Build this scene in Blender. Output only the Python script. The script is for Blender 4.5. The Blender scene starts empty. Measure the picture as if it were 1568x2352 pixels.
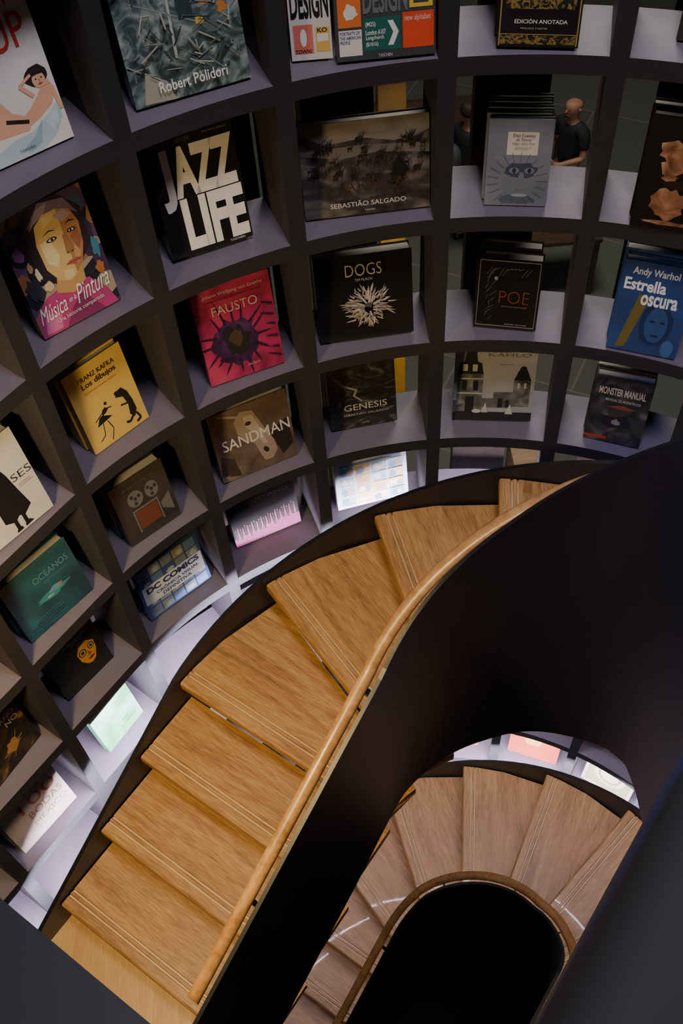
import bpy, math, random, bmesh
from mathutils import Vector, Matrix
random.seed(4)
S=1.2; HF=6.3
R0=1.4479; W0=0.4037; T0=0.8928; H1=1.8026; HP=0.466
RO=1.1811; RIS=0.1396; HT3=3.0192; DL=0.8947; GO=0.2412
C=Vector((.3396,.8480)); D=Vector((math.cos(DL),math.sin(DL))); N=Vector((-D.y,D.x))
col=bpy.context.scene.collection
def sn(s,n): return C+D*s+N*n
def W(xy,H): return Vector((xy[0]*S,xy[1]*S,(HF-H)*S))
def shelf_pos(t,r):
    if t<=0: return sn(t,r)
    a=t/R0
    if a<=math.pi: return sn(r*math.sin(a),r*math.cos(a))
    return sn(-(t-math.pi*R0),-r)
def stair_pos(k,r):
    if k<=3: return sn((k-3)*GO,r)
    if k<=12:
        a=math.radians(20*(k-3)); return sn(r*math.sin(a),r*math.cos(a))
    return sn(-(k-12)*GO,-r)
# ---------- materials
MC={}
def new_mat(name):
    m=bpy.data.materials.new(name); m.use_nodes=True
    return m,m.node_tree,m.node_tree.nodes['Principled BSDF']
def pm(rgb,rough=.45,metal=0,name=None,coat=0):
    key=(tuple(round(c,3) for c in rgb),rough,metal,coat)
    if key in MC: return MC[key]
    m,nt,b=new_mat(name or 'paint')
    tc=nt.nodes.new('ShaderNodeTexCoord'); nz=nt.nodes.new('ShaderNodeTexNoise'); nz.inputs['Scale'].default_value=14
    nt.links.new(tc.outputs['Object'],nz.inputs['Vector'])
    mx=nt.nodes.new('ShaderNodeMixRGB'); mx.inputs[1].default_value=(*[c*.88 for c in rgb],1); mx.inputs[2].default_value=(*[min(1,c*1.12) for c in rgb],1)
    nt.links.new(nz.outputs['Fac'],mx.inputs[0]); nt.links.new(mx.outputs[0],b.inputs['Base Color'])
    b.inputs['Roughness'].default_value=rough; b.inputs['Metallic'].default_value=metal
    b.inputs['Coat Weight'].default_value=coat*.35
    MC[key]=m; return m
def nm(stops,scale=6,detail=6,rough=.3,dist=0,stretch=(1,1,1),name='cover_print',vor=False,coat=.5,off=0):
    m,nt,b=new_mat(name)
    tc=nt.nodes.new('ShaderNodeTexCoord'); mp=nt.nodes.new('ShaderNodeMapping'); mp.inputs['Scale'].default_value=stretch
    mp.inputs['Location'].default_value=(off,off*.7,off*.3)
    nt.links.new(tc.outputs['Object'],mp.inputs['Vector'])
    if vor:
        nz=nt.nodes.new('ShaderNodeTexVoronoi'); nz.inputs['Scale'].default_value=scale; src=nz.outputs['Color']
        sp=nt.nodes.new('ShaderNodeSeparateColor'); nt.links.new(src,sp.inputs[0]); src=sp.outputs[0]
    else:
        nz=nt.nodes.new('ShaderNodeTexNoise'); nz.inputs['Scale'].default_value=scale; nz.inputs['Detail'].default_value=detail; nz.inputs['Distortion'].default_value=dist; src=nz.outputs['Fac']
    nt.links.new(mp.outputs[0],nz.inputs['Vector'])
    cr=nt.nodes.new('ShaderNodeValToRGB'); el=cr.color_ramp.elements
    while len(el)<len(stops): el.new(.5)
    for e,(p,c) in zip(el,stops): e.position=p; e.color=(*c,1)
    nt.links.new(src,cr.inputs[0]); nt.links.new(cr.outputs[0],b.inputs['Base Color'])
    b.inputs['Roughness'].default_value=rough+.12; b.inputs['Coat Weight'].default_value=coat*.3; b.inputs['Coat Roughness'].default_value=.2
    return m
def wood(name,a,bb,c,rough=.42,along=(1.2,14,14)):
    m,nt,b=new_mat(name)
    tc=nt.nodes.new('ShaderNodeTexCoord'); oi=nt.nodes.new('ShaderNodeObjectInfo')
    vm=nt.nodes.new('ShaderNodeVectorMath'); vm.operation='ADD'
    cm=nt.nodes.new('ShaderNodeCombineXYZ'); mul=nt.nodes.new('ShaderNodeMath'); mul.operation='MULTIPLY'; mul.inputs[1].default_value=37
    nt.links.new(oi.outputs['Random'],mul.inputs[0])
    for i in range(3): nt.links.new(mul.outputs[0],cm.inputs[i])
    nt.links.new(tc.outputs['Object'],vm.inputs[0]); nt.links.new(cm.outputs[0],vm.inputs[1])
    mp=nt.nodes.new('ShaderNodeMapping'); mp.inputs['Scale'].default_value=along; nt.links.new(vm.outputs[0],mp.inputs[0])
    n1=nt.nodes.new('ShaderNodeTexNoise'); n1.inputs['Scale'].default_value=.9; n1.inputs['Detail'].default_value=3; n1.inputs['Distortion'].default_value=2.2
    nt.links.new(mp.outputs[0],n1.inputs['Vector'])
    n2=nt.nodes.new('ShaderNodeTexNoise'); n2.inputs['Scale'].default_value=14; n2.inputs['Detail'].default_value=6
    nt.links.new(mp.outputs[0],n2.inputs['Vector'])
    ad=nt.nodes.new('ShaderNodeMath'); ad.operation='MULTIPLY_ADD'; ad.inputs[1].default_value=.55; nt.links.new(n2.outputs['Fac'],ad.inputs[0])
    sc=nt.nodes.new('ShaderNodeMath'); sc.operation='MULTIPLY'; sc.inputs[1].default_value=.45; nt.links.new(n1.outputs['Fac'],sc.inputs[0]); nt.links.new(sc.outputs[0],ad.inputs[2])
    cr=nt.nodes.new('ShaderNodeValToRGB'); el=cr.color_ramp.elements; el.new(.5)
    for e,(p,cc) in zip(el,((.34,a),(.50,bb),(.66,c))): e.position=p; e.color=(*cc,1)
    nt.links.new(ad.outputs[0],cr.inputs[0]); nt.links.new(cr.outputs[0],b.inputs['Base Color'])
    b.inputs['Roughness'].default_value=rough; b.inputs['Coat Weight'].default_value=.1
    bp=nt.nodes.new('ShaderNodeBump'); bp.inputs['Strength'].default_value=.1; bp.inputs['Distance'].default_value=.002
    nt.links.new(n2.outputs['Fac'],bp.inputs['Height']); nt.links.new(bp.outputs[0],b.inputs['Normal'])
    return m
M_oak=wood('oak_wood',(.22,.105,.032),(.40,.205,.064),(.54,.315,.115))
M_groove=pm((.62,.43,.21),.4,0,'groove_wood')
M_oakl=wood('oak_wood_landing',(.42,.23,.07),(.5,.29,.10),(.58,.36,.14),along=(14,1.2,14))
M_rail=wood('handrail_wood',(.24,.11,.032),(.35,.18,.055),(.45,.25,.09),rough=.36,along=(4,4,4))
M_black=pm((.007,.0075,.009),.42,0,'black_steel')
M_panel=pm((.011,.012,.0145),.85,0,'blue_grey_steel')
M_void=pm((.002,.002,.002),.95,0,'well_shade_black')  # near-black tone standing in for shade at the bottom of the well
M_front=pm((.022,.024,.028),.5,0,'shelf_paint_unlit_front')  # shelf paint darkened: the unlit look of the fronts put into the colour
M_lav=pm((.150,.130,.168),.6,0,'shelf_paint_lit_top')  # shelf paint lightened: light from above put into the board tops
M_side=pm((.050,.046,.056),.6,0,'shelf_paint_dim_side')  # shelf paint dimmed: shade put into divider sides and board undersides
M_post=wood('dark_wood',(.006,.004,.003),(.012,.007,.005),(.02,.012,.008),rough=.5,along=(12,12,1))
M_yel=pm((.85,.45,.03),.5,0,'yellow_paint')
M_page=pm((.42,.40,.36),.8,0,'paper')
M_grey=pm((.013,.014,.017),.6,0,'landing_grey')
def emis(c,s,name):
    m,nt,b=new_mat(name); b.inputs['Base Color'].default_value=(*c,1); b.inputs['Emission Color'].default_value=(*c,1); b.inputs['Emission Strength'].default_value=s; return m
# ---------- mesh helpers
def mk(name,verts,faces,mats,parent=None,fm=None,smooth=False,loc=None):
    me=bpy.data.meshes.new(name); me.from_pydata([tuple(v) for v in verts],[],faces); me.update()
    for m in (mats if isinstance(mats,(list,tuple)) else [mats]): me.materials.append(m)
    if fm:
        for p,i in zip(me.polygons,fm): p.material_index=i
    if smooth:
        for p in me.polygons: p.use_smooth=True
    ob=bpy.data.objects.new(name,me); col.objects.link(ob)
    if loc is not None: ob.location=loc
    if parent: ob.parent=parent
    return ob
def empty(name,loc=(0,0,0)):
    e=bpy.data.objects.new(name,None); e.location=loc; e.empty_display_size=.05; col.objects.link(e); return e
def tag(o,label,cat,group=None,kind=None):
    if label: o['label']=label
    if cat: o['category']=cat
    if group: o['group']=group
    if kind: o['kind']=kind
def fixn(ob):
    bm=bmesh.new(); bm.from_mesh(ob.data); bmesh.ops.recalc_face_normals(bm,faces=bm.faces); bm.to_mesh(ob.data); bm.free()
def sweep(name,params,pos,zf,profile,mats,parent=None,smooth=False,edge_m=None,cap=True):
    vs=[];fs=[];fm=[]
    pr=profile if callable(profile) else (lambda k:profile)
    n=len(pr(params[0]))
    for k in params:
        for r,dz in pr(k): vs.append(W(pos(k,r),-(zf(k)+dz)))
    for i in range(len(params)-1):
        for j in range(n):
            a=i*n+j;b=i*n+(j+1)%n
            fs.append((a,b,b+n,a+n)); fm.append(edge_m[j] if edge_m else 0)
    if cap:
        fs.append(tuple(range(n))[::-1]); fs.append(tuple((len(params)-1)*n+j for j in range(n))); fm+=[0,0]
    ob=mk(name,vs,fs,mats,parent,fm,smooth); fixn(ob); return ob
def lin(a,b,n): return [a+(b-a)*i/(n-1) for i in range(n)]
def box(name,x0,x1,y0,y1,z0,z1,mat,parent=None,M=None,kind=None):
    vs=[Vector((x,y,z)) for x in (x0,x1) for y in (y0,y1) for z in (z0,z1)]
    if M is not None: vs=[M@v for v in vs]
    fs=[(0,1,3,2),(4,6,7,5),(0,4,5,1),(2,3,7,6),(0,2,6,4),(1,5,7,3)]
    ob=mk(name,vs,fs,mat,parent)
    if kind: ob['kind']=kind
    return ob
def hbox(name,pts,Ht,Hb,mats,parent=None):
    n=len(pts); vs=[W(p,Ht) for p in pts]+[W(p,Hb) for p in pts]
    fs=[tuple(range(n)),tuple(range(2*n-1,n-1,-1))]+[(i,(i+1)%n,n+(i+1)%n,n+i) for i in range(n)]
    ob=mk(name,vs,fs,mats,parent,[0]+[len(mats)-1 if isinstance(mats,list) else 0]*(n+1)); fixn(ob); return ob
def under(ob,par):
    ob.parent=par; ob.matrix_parent_inverse=Matrix.Translation(par.location).inverted()
# ---------- bookcase
case=empty('bookcase',W(shelf_pos(0,R0),HF)); tag(case,'tall curved charcoal grid bookcase wrapping round the spiral stairs','bookcase')
KS=list(range(-7,9))
tp=[T0+W0*(KS[0]+ (KS[-1]-KS[0])*i/150) for i in range(151)]
def HJ(j): return H1+(j-1)*HP
for j in range(-3,11):
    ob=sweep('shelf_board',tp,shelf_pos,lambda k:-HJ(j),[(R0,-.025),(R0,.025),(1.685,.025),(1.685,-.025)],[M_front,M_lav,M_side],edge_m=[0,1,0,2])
    under(ob,case)
for k in KS:
    t=T0+W0*k; vs=[]
    for H in (HJ(-3)-.3,HF):
        for dt,r in ((-.023,R0-.001),(.023,R0-.001),(.025,1.686),(-.025,1.686)):
            vs.append(W(shelf_pos(t+dt,r),H))
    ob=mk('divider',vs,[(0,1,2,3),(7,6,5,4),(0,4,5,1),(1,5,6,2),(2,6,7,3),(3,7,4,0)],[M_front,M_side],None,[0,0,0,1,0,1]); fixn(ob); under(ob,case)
for k in KS[:-1]:
    t=T0+W0*(k+.47); w=.085 if k>=0 else .20
    pts=[shelf_pos(t-w,1.78),shelf_pos(t+w,1.78),shelf_pos(t+w,1.86),shelf_pos(t-w,1.86)]
    o=hbox('wooden_post',pts,-.6,HF,M_post); tag(o,'dark stained wooden post standing behind the curved bookcase','post','posts behind the bookcase')
for X,F in ((.353,4.0),(-.612,3.2)):
    o=hbox('column',[(X-.06,F-.06),(X+.06,F-.06),(X+.06,F+.06),(X-.06,F+.06)],-1.2,HF,M_yel); tag(o,'slim yellow painted column behind the bookcase','column','yellow columns')
# ---------- stairs
st=empty('spiral_staircase',W(C,HF)); tag(st,'black steel spiral staircase with oak treads and rounded oak handrail','staircase')
M_led=emis((.90,.82,1.0),600,'led_strip_glow')
def flight(dH,k0,k1,ktop):
    zh=lambda k: -(HT3+dH)+(k-3)*RIS
    low=dH>0
    def rs(k): return .350-(.085*min(1,max(0,(k-4.5)/4)) if low else 0)
    th=.036
    for k in range(k0,k1):
        ri=rs(k)+.013 if low else .362
        curved = 3<=k<12
        e=(N if k<=3 else (-N if k>=12 else (D*math.sin(math.radians(20*(k-3)))+N*math.cos(math.radians(20*(k-3))))))
        f=Vector((e.y,-e.x))
        base=C if curved or k==3 else (C+D*((k-3)*GO) if k<3 else C-D*((k-12)*GO))
        rows=[]
        offs=[(0,-th),(0,-.012),(.002,-.004),(.008,0),(.036,0),(.038,-.005),(.043,-.005),(.045,0),(.055,0),(.057,-.005),(.062,-.005),(.064,0)]
        nseg=10
        for d,dz in offs:
            a=math.sqrt(ri*ri-d*d) if curved else ri; b=math.sqrt(RO*RO-d*d) if curved else RO
            rows.append([(a+(b-a)*i/nseg,d,dz) for i in range(nseg+1)])
        if curved:
            for ang in (10 if ri>.3 else 14,15.5,21.4):
                ar=math.radians(ang)
                rows.append([((ri+(RO-ri)*i/nseg)*math.cos(ar),(ri+(RO-ri)*i/nseg)*math.sin(ar),0) for i in range(nseg+1)])
        else:
            rows.append([(ri+(RO-ri)*i/nseg,GO*.6,0) for i in range(nseg+1)])
            rows.append([(ri+(RO-ri)*i/nseg,GO+.025,0) for i in range(nseg+1)])
        rows.append([(x,y,-th) for x,y,z in rows[-1]])
        vs=[Vector((x*S,y*S,z*S)) for row in rows for x,y,z in row]; fs=[]; fm=[]; n=nseg+1
        for i in range(len(rows)):
            i2=(i+1)%len(rows)
            for j in range(nseg): fs.append((i*n+j,i*n+j+1,i2*n+j+1,i2*n+j)); fm.append(1 if i in (5,9) else 0)
        fs.append(tuple(i*n for i in range(len(rows)))); fs.append(tuple(i*n+nseg for i in range(len(rows)))[::-1]); fm+=[0,0]
        m=Matrix.Identity(4); m.col[0]=(e.x,e.y,0,0); m.col[1]=(f.x,f.y,0,0)
        if (e.x*f.y-e.y*f.x)<0:
            for v in vs: v.y=-v.y
            m.col[1]=(-f.x,-f.y,0,0)
        ob=mk('tread',vs,fs,[M_oak,M_groove],None,fm); fixn(ob)
        m.translation=W(base,-zh(k))
        ob.parent=st; ob.matrix_parent_inverse=Matrix.Translation(st.location).inverted(); ob.matrix_basis=m
    kk=lin(k0-1,ktop,130)
    dl=lambda k: -.095*min(1,max(0,(k-3.9)/1.1))  # extra drop of strip and flange, keeps light off the shelf above
    under(sweep('outer_stringer',kk,stair_pos,zh,lambda k:[(RO+.004,-.36+dl(k)),(RO+.004,.035),(RO+.018,.035),(RO+.018,-.312+dl(k)),(RO+.078,-.312+dl(k)),(RO+.078,-.322+dl(k)),(RO+.018,-.322+dl(k)),(RO+.018,-.36+dl(k))],M_black),st)  # outer flange added to block the strip's upward light
    pts=[(-2,-.05),(2.2,-.03),(2.9,0.0),(3.6,-.01),(4.9,-.09),(5.7,-.14),(6.6,-.17),(7.5,-.22),(8.5,-.26),(9,-.30),(9.4,-.38),(10,-.50),(11,-.64),(12,-.74),(20,-.74)]
    def lo(k):
        if low: return -HF-zh(k)
        for (a,x),(b,y) in zip(pts,pts[1:]):
            if k<=b: return x+(y-x)*(k-a)/(b-a)
        return pts[-1][1]
    def hi(k): return .95+(max(0,min(k,9)-5.6)*.022 if not low else -.03*min(5,max(0,k-5)))
    under(sweep('inner_parapet',kk,stair_pos,zh,lambda k:[(rs(k),lo(k)),(rs(k),hi(k)),(rs(k)+.010,hi(k)),(rs(k)+.010,lo(k))],M_black),st)
    rk=lin(max(k0,0)-.08,ktop-.3,160)
    rp=lambda k:[(rs(k)+.047+.0170*math.cos(a),(.905 if not low else hi(k)-.045)+.016*math.sin(a)) for a in [2*math.pi*i/14 for i in range(14)]]
    under(sweep('handrail',rk,stair_pos,zh,rp,M_rail,smooth=True),st)
    for k in (.9,2.9,5.2,7.5,9.8,12.2,14.4):
        b_=rs(k); h_=(.905 if not low else hi(k)-.045)
        under(sweep('rail_bracket',lin(k-.025,k+.025,3),stair_pos,zh,[(b_+.012,h_-.033),(b_+.012,h_-.021),(b_+.052,h_-.013),(b_+.052,h_-.025)],pm((.03,.03,.03),.3,.6)),st)
    o=sweep('light_strip',lin(k0-1,12,80),stair_pos,zh,lambda k:[(RO+.019,-.350+dl(k)),(RO+.019,-.328+dl(k)),(RO+.025,-.328+dl(k)),(RO+.025,-.350+dl(k))],M_led); under(o,st); o['label']='glowing cool white strip light'
flight(0,0,16,16)
flight(2.38,-2,16,16)
ld=hbox('landing',[sn(-.700,.37),sn(-.700,1.24),sn(-1.9,1.24),sn(-1.9,-1.2),sn(-.965,-1.2),sn(-.965,.37)],HT3+4*RIS,HT3+4*RIS+.06,[M_oakl,M_black]); under(ld,st)
ld=hbox('landing',[sn(-.856,-.23),sn(-.856,1.26),sn(-1.9,1.26),sn(-1.9,-1.2),sn(-.965,-1.2),sn(-.965,-.23)],HT3-13*RIS,HT3-13*RIS+.08,[M_grey,M_black]); under(ld,st)
g=hbox('guard_panel',[sn(-.85,-.349),sn(-.02,-.349),sn(-.02,-.274),sn(-.85,-.274)],.5,2.5,M_panel); under(g,st)
bv=g.modifiers.new('bevel','BEVEL'); bv.width=.035; bv.segments=6
for p in g.data.polygons: p.use_smooth=True
under(hbox('well_shade_sheet',[sn(.349*math.cos(a),.349*math.sin(a)) for a in [math.radians(-90+i*9) for i in range(21)]]+[sn(-1.0,.349),sn(-1.0,-.349)],HF-.05,HF,M_void),st)  # black sheet added over the floor in place of shade in the well
# ---------- books
def ell(cx,cy,rx,ry,n=20,rot=0):
    c,s=math.cos(rot),math.sin(rot)
    return [(cx+rx*math.cos(a)*c-ry*math.sin(a)*s,cy+rx*math.cos(a)*s+ry*math.sin(a)*c) for a in [2*math.pi*i/n for i in range(n)]]
def rect(a,b,c,d): return [(a,b),(c,b),(c,d),(a,d)]
def blob(cx,cy,rx,ry,n=16,j=.3):
    return [(cx+rx*(1+random.uniform(-j,j))*math.cos(a),cy+ry*(1+random.uniform(-j,j))*math.sin(a)) for a in [2*math.pi*i/n for i in range(n)]]
def spike(cx,cy,a,l,w):
    dx,dy=math.cos(a),math.sin(a); return [(cx-dy*w,cy+dx*w),(cx+dy*w,cy-dx*w),(cx+dx*l*.6+dy*w*.8,cy+dy*l*.6-dx*w*.8),(cx+dx*l,cy+dy*l),(cx+dx*l*.6-dy*w*.8,cy+dy*l*.6+dx*w*.8)]
def line(x0,y0,x1,y1,w):
    d=math.hypot(x1-x0,y1-y0); nx,ny=-(y1-y0)/d*w/2,(x1-x0)/d*w/2
    return [(x0+nx,y0+ny),(x0-nx,y0-ny),(x1-nx,y1-ny),(x1+nx,y1+ny)]
def text_geo(s,offset=0):
    cu=bpy.data.curves.new('t','FONT'); cu.body=s; cu.offset=offset; cu.resolution_u=3
    if offset>=.04: cu.space_character=.96
    ob=bpy.data.objects.new('t',cu); col.objects.link(ob)
    dg=bpy.context.evaluated_depsgraph_get(); me=bpy.data.meshes.new_from_object(ob.evaluated_get(dg))
    vs=[v.co.copy() for v in me.vertices]; fs=[tuple(p.vertices) for p in me.polygons]
    bpy.data.objects.remove(ob); bpy.data.meshes.remove(me); bpy.data.curves.remove(cu)
    return vs,fs
LEAN=math.radians(10)
def book(plc,cover,label,t=.03,ha=None,art=(),texts=(),stack=1,group=None,lean=LEAN):
    cx_,cy_,yaw,w,hm,j=plc
    H=HJ(j)-.025; ha=ha or hm; bt=.003
    for i in range(stack):
        back=Vector((-math.sin(yaw),math.cos(yaw)))*((t+.005)*i/math.cos(lean))
        jit=(-.007 if i%2 else -.003)*(1 if i else 0)
        e=empty('book')
        e.matrix_world=Matrix.Translation(W((cx_+back.x+math.cos(yaw)*jit,cy_+back.y+math.sin(yaw)*jit),H-t*math.sin(lean)-.0005))@Matrix.Rotation(yaw,4,'Z')@Matrix.Rotation(math.pi/2-lean,4,'X')
        tag(e,label,'book',group or 'books displayed on the curved bookcase')
        ww,hh,tt=w*S,ha*S,t*S; b=bt*S
        prof=[(-ww/2,0),(ww/2,0),(ww/2,-b),(-ww/2+b,-b),(-ww/2+b,-tt+b),(ww/2,-tt+b),(ww/2,-tt),(-ww/2,-tt)]
        vs=[(x,y,z) for y in (0,hh) for x,z in prof]; n=8
        fs=[(q,(q+1)%n,n+(q+1)%n,n+q) for q in range(n)]+[(0,1,2,3),(0,3,4,7),(4,5,6,7),(11,10,9,8),(15,12,11,8),(15,14,13,12)]
        ob=mk('cover',vs,fs,cover,e); fixn(ob)
        box('page_block',-ww/2+b,ww/2-b*1.6,b*1.5,hh-b*1.5,-tt+b*1.02,-b*1.02,M_page,e)
        if i>0: continue
        if art:
            vs=[];fs=[];fm=[];ms=[]
            for q,(c3,pts) in enumerate(art):
                mt=c3 if isinstance(c3,bpy.types.Material) else pm(c3,.42)
                if mt not in ms: ms.append(mt)
                s0=len(vs)
                vs+=[((min(1,max(0,u))-.5)*ww,min(ha/hm,max(0,v))*hm*S,.0005+.00010*q) for u,v in pts]
                fs.append(tuple(range(s0,len(vs)))); fm.append(ms.index(mt))
            mk('cover_artwork',vs,fs,ms,e,fm)
        zt=.0009+.0001*len(art)
        for ti,tx in enumerate(texts):
            s,(u0,v0,u1,v1),c3=tx[:3]; off=tx[3] if len(tx)>3 else 0; rot=tx[4] if len(tx)>4 else 0; sh_=tx[5] if len(tx)>5 else 0
            a,f=text_geo(s,off)
            xs=[v.x for v in a]; ys=[v.y for v in a]; x0,x1,y0,y1=min(xs),max(xs),min(ys),max(ys)
            cx,cy=((u0+u1)/2-.5)*ww,(v0+v1)/2*hm*S; vs=[]
            for v in a:
                X=((v.x-x0)/(x1-x0)-.5)*(u1-u0)*ww; Y=((v.y-y0)/(y1-y0)-.5)*(v1-v0)*hm*S; X+=sh_*Y
                vs.append((cx+X*math.cos(rot)-Y*math.sin(rot),cy+X*math.sin(rot)+Y*math.cos(rot),zt))
            mk('cover_title' if ti==0 else 'cover_lettering',vs,f,pm(c3,.42),e)
PL={'pin':(-.653,2.002,.609,.290,.286,0),'pol':(-.263,2.215,.368,.286,.248,0),'ds1':(.018,2.323,.010,.098,.146,0),'ds2':(.194,2.302,.032,.236,.146,0),'eda':(.552,2.295,-.201,.192,.114,0),
'mus':(-.623,2.0,.624,.229,.332,1),'jaz':(-.288,2.232,.366,.232,.327,1),'afr':(.140,2.337,.062,.348,.263,1),'die':(.546,2.324,-.174,.170,.241,1),'brz':(.919,2.168,-.382,.180,.301,1),
'uli':(-.902,1.659,.816,.286,.303,2),'kaf':(-.625,2.006,.738,.200,.282,2),'fau':(-.250,2.214,.350,.241,.329,2),
'dog':(.125,2.332,.085,.296,.291,2),'poe':(.554,2.325,-.246,.195,.240,2),'war':(.945,2.172,-.397,.207,.302,2),'oce':(-.896,1.691,.808,.252,.254,3),
'cin':(-.613,1.993,.661,.201,.255,3),'san':(-.263,2.219,.399,.280,.287,3),'gen':(.106,2.377,.129,.237,.275,3),'rat':(.552,2.358,-.144,.273,.280,3),
'mon':(.942,2.212,-.397,.191,.268,3),'drk':(-1.138,1.426,.980,.211,.227,4),'msk':(-.923,1.713,.843,.216,.229,4),'dcc':(-.612,2.012,.673,.277,.249,4),
'she':(-.283,2.272,.392,.270,.227,4),'com':(.129,2.390,.204,.285,.238,4),'bod':(-1.157,1.373,.873,.261,.263,5),'lyr':(-.900,1.721,.942,.201,.210,5)}
WH=(.75,.73,.70); BK=(.012,.012,.012)
sk=(.72,.40,.26)
pa=[((.45,.58,.65),[(.22,.0),(.30,.10),(.45,.15),(.62,.16),(.80,.24),(.90,.32),(.88,.18),(.80,.08),(.66,.0),(.5,-.02)]),
 ((.30,.44,.54),[(.50,.06),(.62,.12),(.72,.22),(.66,.06),(.56,.02)]),((.55,.68,.74),[(.74,.20),(.86,.27),(.85,.17),(.78,.11)]),
 (sk,[(.60,.20),(.72,.24),(.84,.30),(.90,.40),(.87,.46),(.80,.44),(.73,.38),(.66,.32),(.58,.28)]),
 (sk,[(.36,.20),(.60,.18),(.66,.26),(.52,.34),(.42,.52),(.35,.60),(.30,.58),(.32,.40)]),
 (sk,[(.24,.30),(.52,.24),(.58,.28),(.40,.40),(.28,.54),(.20,.52)]),
 ((.03,.025,.025),[(.28,.44),(.37,.44),(.37,.60),(.50,.68),(.47,.73),(.30,.64)]),
 ((.03,.025,.025),[(.20,.40),(.29,.42),(.28,.54),(.18,.60)]),((.03,.02,.02),line(.45,.30,.62,.24,.03)),
 (sk,[(.82,.44),(.88,.44),(.86,.50),(.81,.50)]),
 ((.03,.02,.02),blob(.79,.53,.095,.075,16,.10)),(sk,ell(.80,.495,.052,.058)),((.5,.05,.04),ell(.805,.465,.018,.008)),
 ((.02,.01,.01),ell(.78,.505,.008,.005)),((.02,.01,.01),ell(.825,.505,.008,.005)),((.35,.12,.08),line(.803,.50,.806,.482,.006)),((.03,.02,.02),[(.74,.53),(.80,.57),(.86,.53),(.80,.535)]),
 (sk,line(.72,.40,.64,.50,.03)),(sk,line(.64,.50,.75,.55,.022)),(sk,line(.88,.38,.90,.24,.03))]
pa=[(c,[(u+.085,v) for u,v in p]) for c,p in pa]
book(PL['pin'],pm(WH,.35,coat=.4),'tall white art book with red lettering and a painted lady',ha=.41,t=.035,art=pa,
 texts=[("UP",(.63,.76,.92,1.0),(.62,.04,.04)),("OF",(.68,1.05,.90,1.18),(.62,.04,.04)),("TASCHEN",(.55,.05,.68,.07),(.1,.1,.1))])
book(PL['pol'],nm([(.30,(.012,.02,.022)),(.45,(.07,.10,.10)),(.58,(.20,.26,.25)),(.75,(.42,.45,.40))],12,10,.25,2.6),'large photo book showing grey green rubble of a ruined house',ha=.36,t=.05,
 art=[((.42,.46,.42),line(.42,.35,.45,1.3,.022)),((.30,.36,.34),line(.1,.95,.8,1.2,.012)),((.25,.3,.28),line(.12,.9,.75,.55,.01)),((.6,.26,.06),blob(.72,.80,.05,.08)),((.5,.2,.05),blob(.86,.68,.04,.05)),((.6,.45,.08),blob(.66,.62,.04,.04)),((.10,.13,.13),blob(.8,.55,.12,.06)),((.03,.05,.055),rect(.5,.66,.62,.95)),((.34,.33,.28),[(.08,.02),(.35,.0),(.30,.18),(.14,.3)])]
 +[(random.choice([(.33,.35,.31),(.03,.04,.04),(.2,.22,.2),(.10,.12,.12),(.42,.40,.34)]),line(x,y,x+random.uniform(-.16,.16),y+random.uniform(-.15,.15),random.choice([.004,.007,.012]))) for _ in range(110) for x,y in [(random.uniform(.05,.95),random.uniform(.18,1.15))]],
 texts=[("Robert Polidori",(.22,.10,.80,.20),(.8,.8,.76),.01)])
book(PL['ds1'],pm((.6,.58,.54),.35,coat=.4),'white graphics annual with bold black heading',ha=.33,t=.04,art=[((.62,.16,.12),rect(.08,.10,.55,.55)),((.8,.75,.7),ell(.32,.35,.08,.14,12)),((.65,.42,.1),rect(.62,.12,.95,.5)),((.7,.68,.62),rect(.65,.28,.92,.4))],
 texts=[("DESIGN",(.05,.64,.96,1.12),BK,.03),("KO",(.66,.42,.9,.49),BK,.02),("TOWN!",(.1,.11,.5,.17),BK,.02)])
book(PL['ds2'],pm((.05,.055,.06),.3,coat=.5),'dark graphics annual with a mosaic of colourful poster panels',ha=.33,t=.05,art=[
 ((.68,.16,.04),rect(.03,.52,.26,1.3)),((.7,.66,.6),blob(.15,.75,.07,.12)),((.66,.64,.60),rect(.03,.08,.26,.48)),
 ((.015,.11,.09),rect(.28,.13,.645,.64)),((.7,.7,.7),[(.52,.58),(.575,.58),(.63,.40),(.575,.20),(.52,.20),(.575,.40)]),
 ((.68,.07,.03),rect(.67,.13,.98,.68)),((.7,.45,.05),rect(.74,.74,.97,1.3)),((.05,.05,.05),rect(.78,.8,.93,.95)),((.25,.35,.2),rect(.28,1.2,.7,1.8))],
 texts=[("DESIGN",(.28,.70,.72,1.12),(.14,.15,.16),.03),("(M25)",(.30,.49,.40,.58),(.75,.75,.75),.01),("London A107",(.30,.38,.50,.46),(.75,.75,.75),.01),("Longchurch",(.30,.29,.48,.37),(.75,.75,.75),.01),("(B1016)",(.30,.19,.42,.27),(.75,.75,.75),.01),
 ("PORTRAITS OF\nTHE AMERICAN\nPEOPLE",(.04,.27,.25,.46),(.08,.1,.3),.01),("new alphabet",(.69,.52,.95,.64),(.75,.6,.5)),("TASCHEN",(.42,.03,.56,.08),(.6,.6,.6))])
M_gold=nm([(.44,(.012,.012,.01)),(.52,(.30,.20,.05)),(.6,(.02,.02,.015))],34,4,.3,1.5)
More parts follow.
